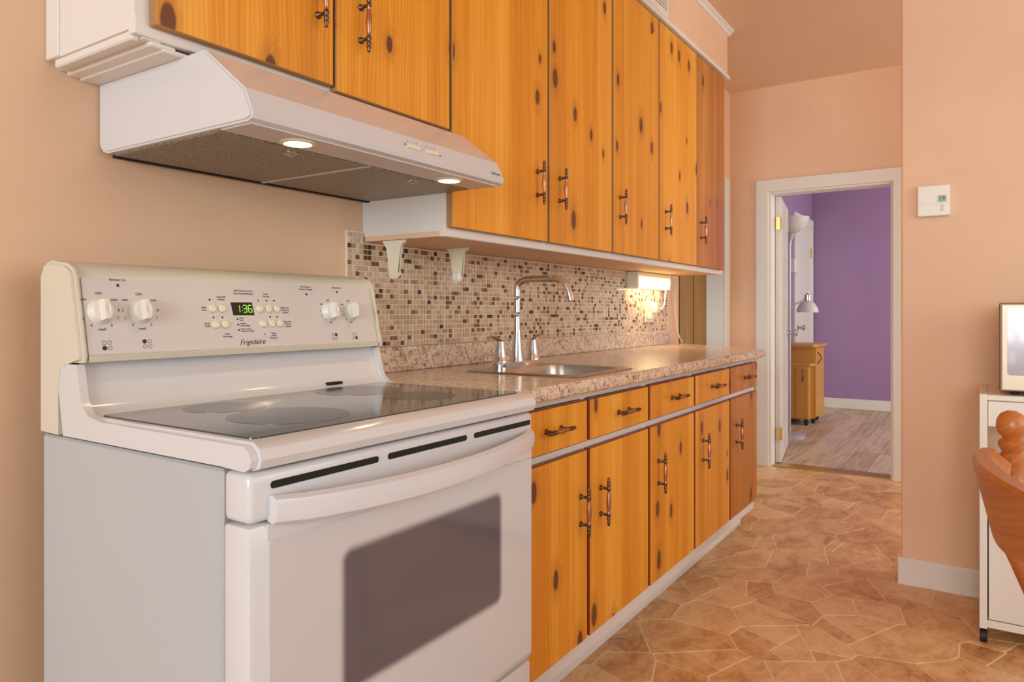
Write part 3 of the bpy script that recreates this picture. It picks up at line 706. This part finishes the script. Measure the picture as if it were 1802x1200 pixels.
# ---------------------------------------------------------------- sink and faucet
sk = thing('sink', (1.99, -.39, .914), 'square stainless steel drop-in sink in the laminate worktop', 'sink')
bm = B(); X0, X1, Y0, Y1 = 1.788, 2.198, -.594, -.190
bx0, bx1, by0, by1 = 1.828, 2.168, -.560, -.300
rim = rrect(X0, X1, Y0, Y1, .03); hole = rrect(bx0, bx1, by0, by1, .05)
def ringv(p, z): return [bm.verts.new((q[0], q[1], z)) for q in p]
o0, o1, i1 = ringv(rim, .9145), ringv([(a+(.003 if a < 2 else -.003), c_+(.003 if c_ < -.4 else -.003)) for a, c_ in rim], .9185), ringv(hole, .9175)
i2 = ringv([(1.998+(a-1.998)*.97, -.43+(c_+.43)*.96) for a, c_ in hole], .90); i3 = ringv([(1.998+(a-1.998)*.90, -.43+(c_+.43)*.88) for a, c_ in hole], .765)
for A, Bq in ((o0, o1), (o1, i1), (i1, i2), (i2, i3)):
    for k in range(len(A)): bm.faces.new((A[k], A[(k+1) % len(A)], Bq[(k+1) % len(A)], Bq[k]))
bm.faces.new(i3); obj('basin', bm, 'steel', sk, True)
bm = B(); lathe(bm, [(.04, 0), (.04, .002), (.03, .003), (.012, .001)], (1.998, -.43, .7652), (0, 0, 1), 24); obj('drain', bm, 'chrome', sk, True)
fc = thing('faucet', (2.03, -.238, .918), 'tall chrome two-handle gooseneck faucet standing on the sink rim', 'faucet')
bm = B(); prism(bm, rrect(1.905, 2.155, -.263, -.213, .024), 'z', .9176, .936); bmesh.ops.bevel(bm, geom=[e for e in bm.edges if min(e.verts[0].co.z, e.verts[1].co.z) > .93], offset=.005, segments=2, affect='EDGES'); obj('base_plate', bm, 'chrome', fc, True)
bm = B(); fx, fyy = 2.03, -.238
lathe(bm, [(.024, 0), (.023, .006), (.019, .03), (.0145, .075), (.0128, .10), (.0128, .105)], (fx, fyy, .936), (0, 0, 1), 20)
tube(bm, spline([(fx, fyy, 1.03), (fx, fyy, 1.10), (fx, fyy, 1.165), (fx, fyy-.006, 1.195), (fx, fyy-.035, 1.209), (fx, fyy-.09, 1.210), (fx, fyy-.15, 1.209), (fx, fyy-.182, 1.197), (fx, fyy-.198, 1.168), (fx, fyy-.205, 1.143)], 5), .0112, 14)
lathe(bm, [(.0125, 0), (.0125, .022), (.010, .024)], (fx, fyy-.2015, 1.158), (0, -.28, -1), 14); obj('spout', bm, 'chrome', fc, True)
for s in (-1, 1):
    x = fx+s*.1
    bm = B(); lathe(bm, [(.026, 0), (.025, .006), (.022, .012), (.0185, .035), (.0145, .060), (.013, .068), (0, .070)], (x, fyy, .936), (0, 0, 1), 18)
    tube(bm, [(x-s*.008, fyy, .999), (x+s*.012, fyy, 1.010), (x+s*.04, fyy-.002, 1.019), (x+s*.062, fyy-.003, 1.021)], [.011, .010, .0095, .007], 10, 0, .6); obj('lever_handle', bm, 'chrome', fc, True)
# ---------------------------------------------------------------- under-cabinet lamp, cords, night light, towel holder
ul_ = thing('under_cabinet_lamp', (3.655, -.04, 1.225), 'lit white strip lamp under the wall cabinets at the doorway end', 'lamp')
obj('housing', box(B(), 3.43, 3.88, -.066, -.008, 1.283, 1.309, .003, 1), 'plastic_cream', ul_)
bm = B(); box(bm, 3.425, 3.437, -.072, -.008, 1.222, 1.309, .003, 1); obj('end_cap', bm, 'plastic_white', ul_); bm = B(); box(bm, 3.873, 3.884, -.072, -.008, 1.222, 1.309, .003, 1); obj('end_cap', bm, 'plastic_white', ul_)
bm = B(); prism(bm, [(-.010, 1.283), (-.072, 1.283), (-.074, 1.262), (-.068, 1.236), (-.054, 1.226), (-.010, 1.226)], 'x', 3.4375, 3.8725); obj('diffuser', bm, 'diffuser', ul_)
lt = bpy.data.lights.new('strip_lamp_light', 'AREA'); lt.shape = 'RECTANGLE'; lt.size = .42; lt.size_y = .05; lt.energy = 1.3; lt.color = (1, .78, .42)
o = bpy.data.objects.new('strip_lamp_light', lt); C.objects.link(o); o.location = Vector((3.655, -.055, 1.221))-WL[ul_.name]; o.parent = ul_
bm = B(); tube(bm, spline([(3.86, -.05, 1.224), (3.855, -.05, 1.19), (3.83, -.055, 1.15), (3.80, -.055, 1.122), (3.76, -.05, 1.118), (3.735, -.05, 1.12)], 6), .0035, 8); obj('power_cord', bm, 'plastic_cream', ul_, True)
nl = thing('night_light', (3.70, -.04, 1.05), 'white plug-in night light in the outlet on the mosaic', 'night light')
ol = tag(obj('outlet_plate', box(B(), 3.655, 3.775, -.013, -.0085, 1.043, 1.16, .003, 2), 'plastic_cream'), 'cream double outlet plate on the mosaic below the strip lamp', 'outlet')
for z in (1.075, 1.128):
    obj('socket', box(B(), 3.728, 3.758, -.0150, -.0125, z-.016, z+.016, .002, 1), 'plastic_white', ol)
obj('plug_body', box(B(), 3.675, 3.715, -.045, -.0135, 1.062, 1.10, .005, 2), 'plastic_white', nl)
bm = B(); lathe(bm, [(.012, 0), (.021, .006), (.024, .03), (.023, .055), (.020, .060), (0, .061)], (3.695, -.052, 1.092), (0, 0, 1), 18); obj('shade', bm, 'plastic_white', nl, True)
bm = B(); box(bm, 3.722, 3.748, -.042, -.0155, 1.108, 1.136, .004, 2); o = tag(obj('plug', bm, 'plastic_cream'), 'cream plug of the strip lamp cord in the outlet', 'plug')
bm = B(); tube(bm, spline([(4.03, -.06, 1.308), (4.035, -.05, 1.28), (4.06, -.03, 1.25), (4.09, -.02, 1.15), (4.12, -.02, 1.02), (4.135, -.03, .95), (4.11, -.06, .9185)], 7), .003, 8); tag(obj('white_cord', bm, 'plastic_white', None, True), 'thin white cord hanging from the wall cabinet to the worktop end', 'cord')
th_ = thing('paper_towel_holder', (1.70, -.12, 1.195), 'empty cream paper towel holder with two arms under the wall cabinet', 'towel holder')
for x, s in ((1.560, 1), (1.862, -1)):
    bm = B(); y0 = -.115
    pts = [(-.045, 1.3105), (-.040, 1.300), (-.024, 1.290), (-.020, 1.215), (-.016, 1.203), (-.008, 1.197), (.008, 1.197), (.016, 1.203), (.020, 1.215), (.024, 1.290), (.040, 1.300), (.045, 1.3105)]
    prism(bm, [(y0+a, z) for a, z in pts], 'x', x-.006, x+.006); bmesh.ops.bevel(bm, geom=[e for e in bm.edges if abs(e.verts[0].co.x-e.verts[1].co.x) < 1e-6], offset=.003, segments=2, affect='EDGES')
    a = obj('arm', bm, 'plastic_cream', th_, True)
    bm = B(); lathe(bm, [(.016, 0), (.016, .003), (.012, .005), (.012, .010), (0, .010)], (x+s*.006, y0, 1.216), (s, 0, 0), 18); obj('spindle_disc', bm, 'plastic_white', a, True)
    if s < 0:
        bm = B(); lathe(bm, [(.014, 0), (.014, .003), (.010, .004), (0, .004)], (x-.006, y0, 1.216), (-1, 0, 0), 18); obj('outer_disc', bm, 'plastic_white', a, True)
# ---------------------------------------------------------------- thermostat
ts = thing('thermostat', (RX-.014, -1.387, 1.479), 'white wall thermostat with small green screen', 'thermostat')
bm = B(); box(bm, RX-.026, RX-.0005, -1.443, -1.331, 1.480, 1.602, .004, 2); obj('case', bm, 'plastic_white', ts)
obj('screen', box(B(), RX-.0275, RX-.0255, -1.431, -1.402, 1.534, 1.560), 'lcd', ts)
text('screen_digits', '19', .020, frame((RX-.0278, -1.4165, 1.547), (0, -1, 0), (0, 0, 1)), 'print', ts)
obj('cover_seam', box(B(), RX-.0265, RX-.0255, -1.442, -1.332, 1.5285, 1.5295), 'panel_grey', ts)
text('brand_mark', '___', .006, frame((RX-.0265, -1.343, 1.530), (0, -1, 0), (0, 0, 1)), 'print', ts)
for z in (1.518, 1.504):
    bm = B(); lathe(bm, [(.006, 0), (.006, .0015), (.004, .002), (0, .002)], (RX-.026, -1.417, z), (-1, 0, 0), 14); obj('button', bm, 'panel_grey', ts, True)
# ---------------------------------------------------------------- rolling cart and microwave
kt = thing('rolling_cart', (3.06, -1.85, 0), 'white rolling microwave cart with cupboard against the peach wall', 'cart')
CX0, CX1, CY1, CY0 = 2.845, 3.27, -1.541, -2.16
for y0, y1 in ((CY1-.022, CY1), (CY0, CY0+.022)):
    obj('side_panel', box(B(), CX0, CX1, y0, y1, .05, .828, .002, 1), 'plastic_white', kt)
obj('top_shelf', box(B(), CX0+.003, CX1, CY0+.022, CY1-.022, .808, .826, .002, 1), 'plastic_white', kt)
obj('drawer_front', box(B(), CX0+.006, CX0+.024, CY0+.024, CY1-.024, .722, .806, .002, 1), 'plastic_white', kt)
obj('middle_shelf', box(B(), CX0+.003, CX1, CY0+.022, CY1-.022, .447, .468, .002, 1), 'plastic_white', kt)
cd = obj('cupboard_door', box(B(), CX0+.004, CX0+.020, (CY0+CY1)/2+.002, CY1-.026, .083, .444, .002, 1), 'plastic_white', kt)
cd = obj('cupboard_door', box(B(), CX0+.004, CX0+.020, CY0+.026, (CY0+CY1)/2-.002, .083, .444, .002, 1), 'plastic_white', kt)
obj('bottom_shelf', box(B(), CX0+.003, CX1, CY0+.022, CY1-.022, .055, .080, .002, 1), 'plastic_white', kt)
obj('back_panel', box(B(), CX1-.008, CX1, CY0+.022, CY1-.022, .08, .45), 'plastic_white', kt)
for x in (CX0+.022, CX1-.03):
    for y in (CY1-.012, CY0+.012):
        bm = B(); lathe(bm, [(.018, -.011), (.022, -.009), (.022, .009), (.018, .011)], (x, y, .022), (0, 1, 0), 18); lathe(bm, [(.006, 0), (.006, .02)], (x, y, .034), (0, 0, 1), 8); obj('caster', bm, 'rubber', kt, True)
mw = thing('microwave', (3.03, -1.85, .842), 'champagne-coloured microwave oven standing on the white rolling cart', 'microwave')
mx0 = 2.865
bm = B(); box(bm, mx0+.018, 3.22, -2.08, -1.598, .8405, 1.130, .008, 2); obj('case', bm, 'micro', mw)
bm = B(); box(bm, mx0+.012, mx0+.019, -2.084, -1.596, .838, 1.131, .003, 1); obj('door_edge', bm, 'micro_edge', mw)
bm = B(); box(bm, mx0, mx0+.013, -2.082, -1.601, .842, 1.127, .004, 2); dr = obj('door', bm, 'micro', mw)
bm = B(); prism(bm, [(a, z) for a, z in rrect(-1.96, -1.618, .893, 1.113, .008)], 'x', mx0-.0012, mx0+.002); obj('window', bm, 'micro_window_reflection', dr)
bm = B()
for i in range(9): box(bm, 2.93+0*i, 2.96, -1.5985, -1.597, .93+i*.009, .934+i*.009)
obj('side_vent', bm, 'micro_edge', mw)
for x in (mx0+.05, 3.18):
    for y in (-1.64, -2.04):
        bm = B(); lathe(bm, [(.012, 0), (.014, .013)], (x, y, .8285), (0, 0, 1), 12); obj('foot', bm, 'rubber', mw)
# ---------------------------------------------------------------- wooden chair (only its back shows)
CHP = Vector((1.59, -1.622, 0)); CHM = Matrix.Translation(CHP) @ Matrix.Rotation(math.radians(12), 4, 'Z')   # local x along the back, sitter side is -y
ch = thing('wooden_chair', (1.63, -1.86, 0), 'honey-coloured wooden chair with thick curved back rail', 'chair')
def cho(name, bm): bmesh.ops.transform(bm, matrix=CHM, verts=bm.verts); return obj(name, bm, 'chair_wood', ch, True)
bm = B(); rings = []; n = 19
for i in range(n):
    s = -1+2*i/(n-1); x = .285*s; yy = .035-.055*s*s
    tx = Vector((1, -.11*s/.285, 0)).normalized(); nn = Vector((-tx.y, tx.x, 0))
    top = .815-.010*s*s; hgt = .030+.115*(1-abs(s)**2.2)
    th0 = .019-.004*abs(s)**3; c = Vector((x, yy, 0)); lean = .020
    ring = [c+nn*(th0*.9-lean*.4)+Vector((0, 0, top-hgt)), c+nn*(th0+lean)+Vector((0, 0, top-.007)), c+nn*(th0+lean-.006)+Vector((0, 0, top)), c+nn*(lean-th0+.006)+Vector((0, 0, top)), c+nn*(lean-th0)+Vector((0, 0, top-.007)), c-nn*(th0*.9+lean*.4)+Vector((0, 0, top-hgt))]
    rings.append([bm.verts.new(p) for p in ring])
for i in range(n-1):
    for k in range(6): bm.faces.new((rings[i][k], rings[i][(k+1) % 6], rings[i+1][(k+1) % 6], rings[i+1][k]))
bm.faces.new(rings[0]); bm.faces.new(rings[-1]); cho('back_rail', bm)
bm = B(); box(bm, -.215, .215, -.48, -.05, .43, .468, .015, 3); cho('seat', bm)
for s in (-1, -.5, 0, .5, 1):
    bm = B(); yb = .035-.055*(s*.7)**2
    tube(bm, [(s*.17, -.075, .46), (s*.19, (yb-.075)/2, .58), (s*.2, yb, .69)], [.009, .013, .009], 10); cho('spindle', bm)
for sx_ in (-1, 1):
    for y0, y1 in ((-.10, -.06), (-.43, -.47)):
        bm = B(); tube(bm, [(sx_*.165, y0, .435), (sx_*.185, (y0+y1)/2, .25), (sx_*.205, y1, 0)], [.017, .021, .013], 12); cho('leg', bm)
    bm = B(); tube(bm, [(sx_*.188, -.08, .2), (sx_*.188, -.45, .2)], .009, 8); cho('stretcher', bm)
# turned post with ball finial rising inside the curve of the back rail
bm = B(); tube(bm, spline([(.195, -.175, .455), (.25, -.135, .54), (.325, -.075, .66), (.350, -.060, .74), (.352, -.058, .778)], 5), [.016]*8+[.018]*8+[.022]*5, 14)
lathe(bm, [(.022, 0), (.025, .012), (.025, .024), (.018, .032), (.022, .039), (.0255, .048), (.0255, .056), (.017, .063), (.018, .066), (.0265, .075), (.0295, .089), (.028, .105), (.021, .117), (.009, .124), (0, .125)], (.352, -.058, .757), (0, 0, 1), 24); cho('finial_post', bm)
# ---------------------------------------------------------------- room beyond: floor lamp, cabinet, electrical panel
fl = thing('floor_lamp', (6.60, -.125, 0), 'silver torchiere floor lamp with side reading light, behind the open door', 'lamp')
lxp, lyp = 6.60, -.125
bm = B(); lathe(bm, [(.135, 0), (.135, .022), (.125, .030), (.02, .036), (.0, .037)], (lxp, lyp, 0), (0, 0, 1), 36); obj('base', bm, 'silver', fl, True)
bm = B(); lathe(bm, [(.0115, .03), (.0115, 1.70)], (lxp, lyp, 0), (0, 0, 1), 14); obj('pole', bm, 'silver', fl, True)
bm = B(); lathe(bm, [(.014, 1.68), (.018, 1.72), (.045, 1.775), (.05, 1.785), (.02, 1.787)], (lxp, lyp, 0), (0, 0, 1), 24); obj('socket_cup', bm, 'silver', fl, True)
bm = B(); lathe(bm, [(.04, 1.785), (.085, 1.80), (.13, 1.84), (.158, 1.90), (.163, 1.925), (.158, 1.925), (.125, 1.845), (.08, 1.808), (.0, 1.80)], (lxp, lyp, 0), (0, 0, 1), 32); obj('bowl_shade', bm, 'frost', fl, True)
ax_, ay_ = math.cos(-.9), math.sin(-.9)
def ap(r, z): return (lxp+ax_*r, lyp+ay_*r, z)
bm = B(); tube(bm, spline([ap(.0, 1.06), ap(.012, 1.12), ap(.05, 1.165), ap(.10, 1.185), ap(.14, 1.215), ap(.165, 1.235)], 5), .007, 10); arm = obj('reading_arm', bm, 'silver', fl, True)
bm = B(); lathe(bm, [(.018, 0), (.026, .01), (.026, .055), (.012, .065), (.006, .075), (.006, .09), (0, .091)], ap(.165, 1.19), (0, 0, 1), 20); obj('lamp_holder', bm, 'chrome', fl, True)
bm = B(); lathe(bm, [(.026, 1.195), (.06, 1.175), (.085, 1.13), (.092, 1.095), (.087, 1.095), (.055, 1.165), (.02, 1.185)], ap(.165, 0), (0, 0, 1), 24); obj('reading_shade', bm, 'frost', fl, True)
kc = thing('kitchen_trolley', (7.6, -.05, 0), 'maple storage trolley on black casters against the purple wall', 'cabinet')
tx0, tx1, ty0, ty1 = 7.33, 7.88, -.174, .105
obj('body', box(B(), tx0+.10, tx1, ty0+.004, ty1, .06, .755), 'maple', kc)
obj('low_body', box(B(), tx0, tx0+.10, ty0+.03, ty1, .06, .575), 'maple', kc)
bm = B(); prism(bm, [(tx0-.01, ty1), (tx0-.01, ty0+.02), (tx0+.10, ty0-.012), (tx0+.105, ty1)], 'z', .575, .600); obj('ledge', bm, 'maple', kc)
bm = B(); prism(bm, [(tx0+.06, ty1+.005), (tx0+.06, ty0+.0), (tx0+.11, ty0-.035), (tx1+.02, ty0-.035), (tx1+.02, ty1+.005)], 'z', .755, .782); obj('top', bm, 'maple', kc)
dd1 = obj('door', box(B(), tx0+.115, tx1-.06, ty0-.016, ty0+.003, .075, .745, .003, 1), 'maple', kc)
obj('end_stile', box(B(), tx1-.055, tx1, ty0-.012, ty0+.003, .075, .745, .003, 1), 'maple', kc)
dd2 = obj('side_door', box(B(), tx0-.016, tx0-.001, ty0+.032, ty0+.15, .07, .572, .003, 1), 'maple', kc)
dd3 = obj('side_panel', box(B(), tx0-.012, tx0-.001, ty0+.154, ty1, .07, .572, .003, 1), 'maple', kc)
def bow(parent, a, c_, mid): bm = B(); tube(bm, spline([a, mid, c_], 6), .005, 8); obj('handle', bm, 'bronze', parent, True)
bow(dd1, (tx0+.18, ty0-.016, .71), (tx0+.18, ty0-.016, .59), (tx0+.18, ty0-.05, .65))
bow(dd2, (tx0-.016, ty0+.085, .545), (tx0-.016, ty0+.085, .425), (tx0-.045, ty0+.075, .485))
for x, y in ((tx0+.04, ty0+.06), (tx1-.05, ty0+.05), (tx0+.04, ty1-.04), (tx1-.05, ty1-.04), (tx0+.22, ty0+.03)):
    bm = B(); lathe(bm, [(.024, -.016), (.03, -.012), (.03, .012), (.024, .016)], (x, y, .030), (0, 1, 0), 16); box(bm, x-.012, x+.012, y-.012, y+.012, .045, .061); obj('caster', bm, 'rubber', kc, True)
ep = thing('electrical_panel', (7.25, LY-.02, 1.2), 'grey electrical panel box on the purple wall behind the floor lamp', 'electrical panel')
obj('panel_box', box(B(), 7.02, 7.62, LY-.035, LY-.0005, 1.24, 1.86, .004, 1), 'grey_metal', ep)
obj('panel_door', box(B(), 7.06, 7.58, LY-.042, LY-.035, 1.29, 1.81, .003, 1), 'grey_metal', ep)
bm = B(); box(bm, 7.70, 7.86, LY-.06, LY-.0005, 1.50, 1.64, .004, 1); tag(obj('intercom_box', bm, 'plastic_white'), 'small white box on the purple wall beside the closed door', 'wall box')
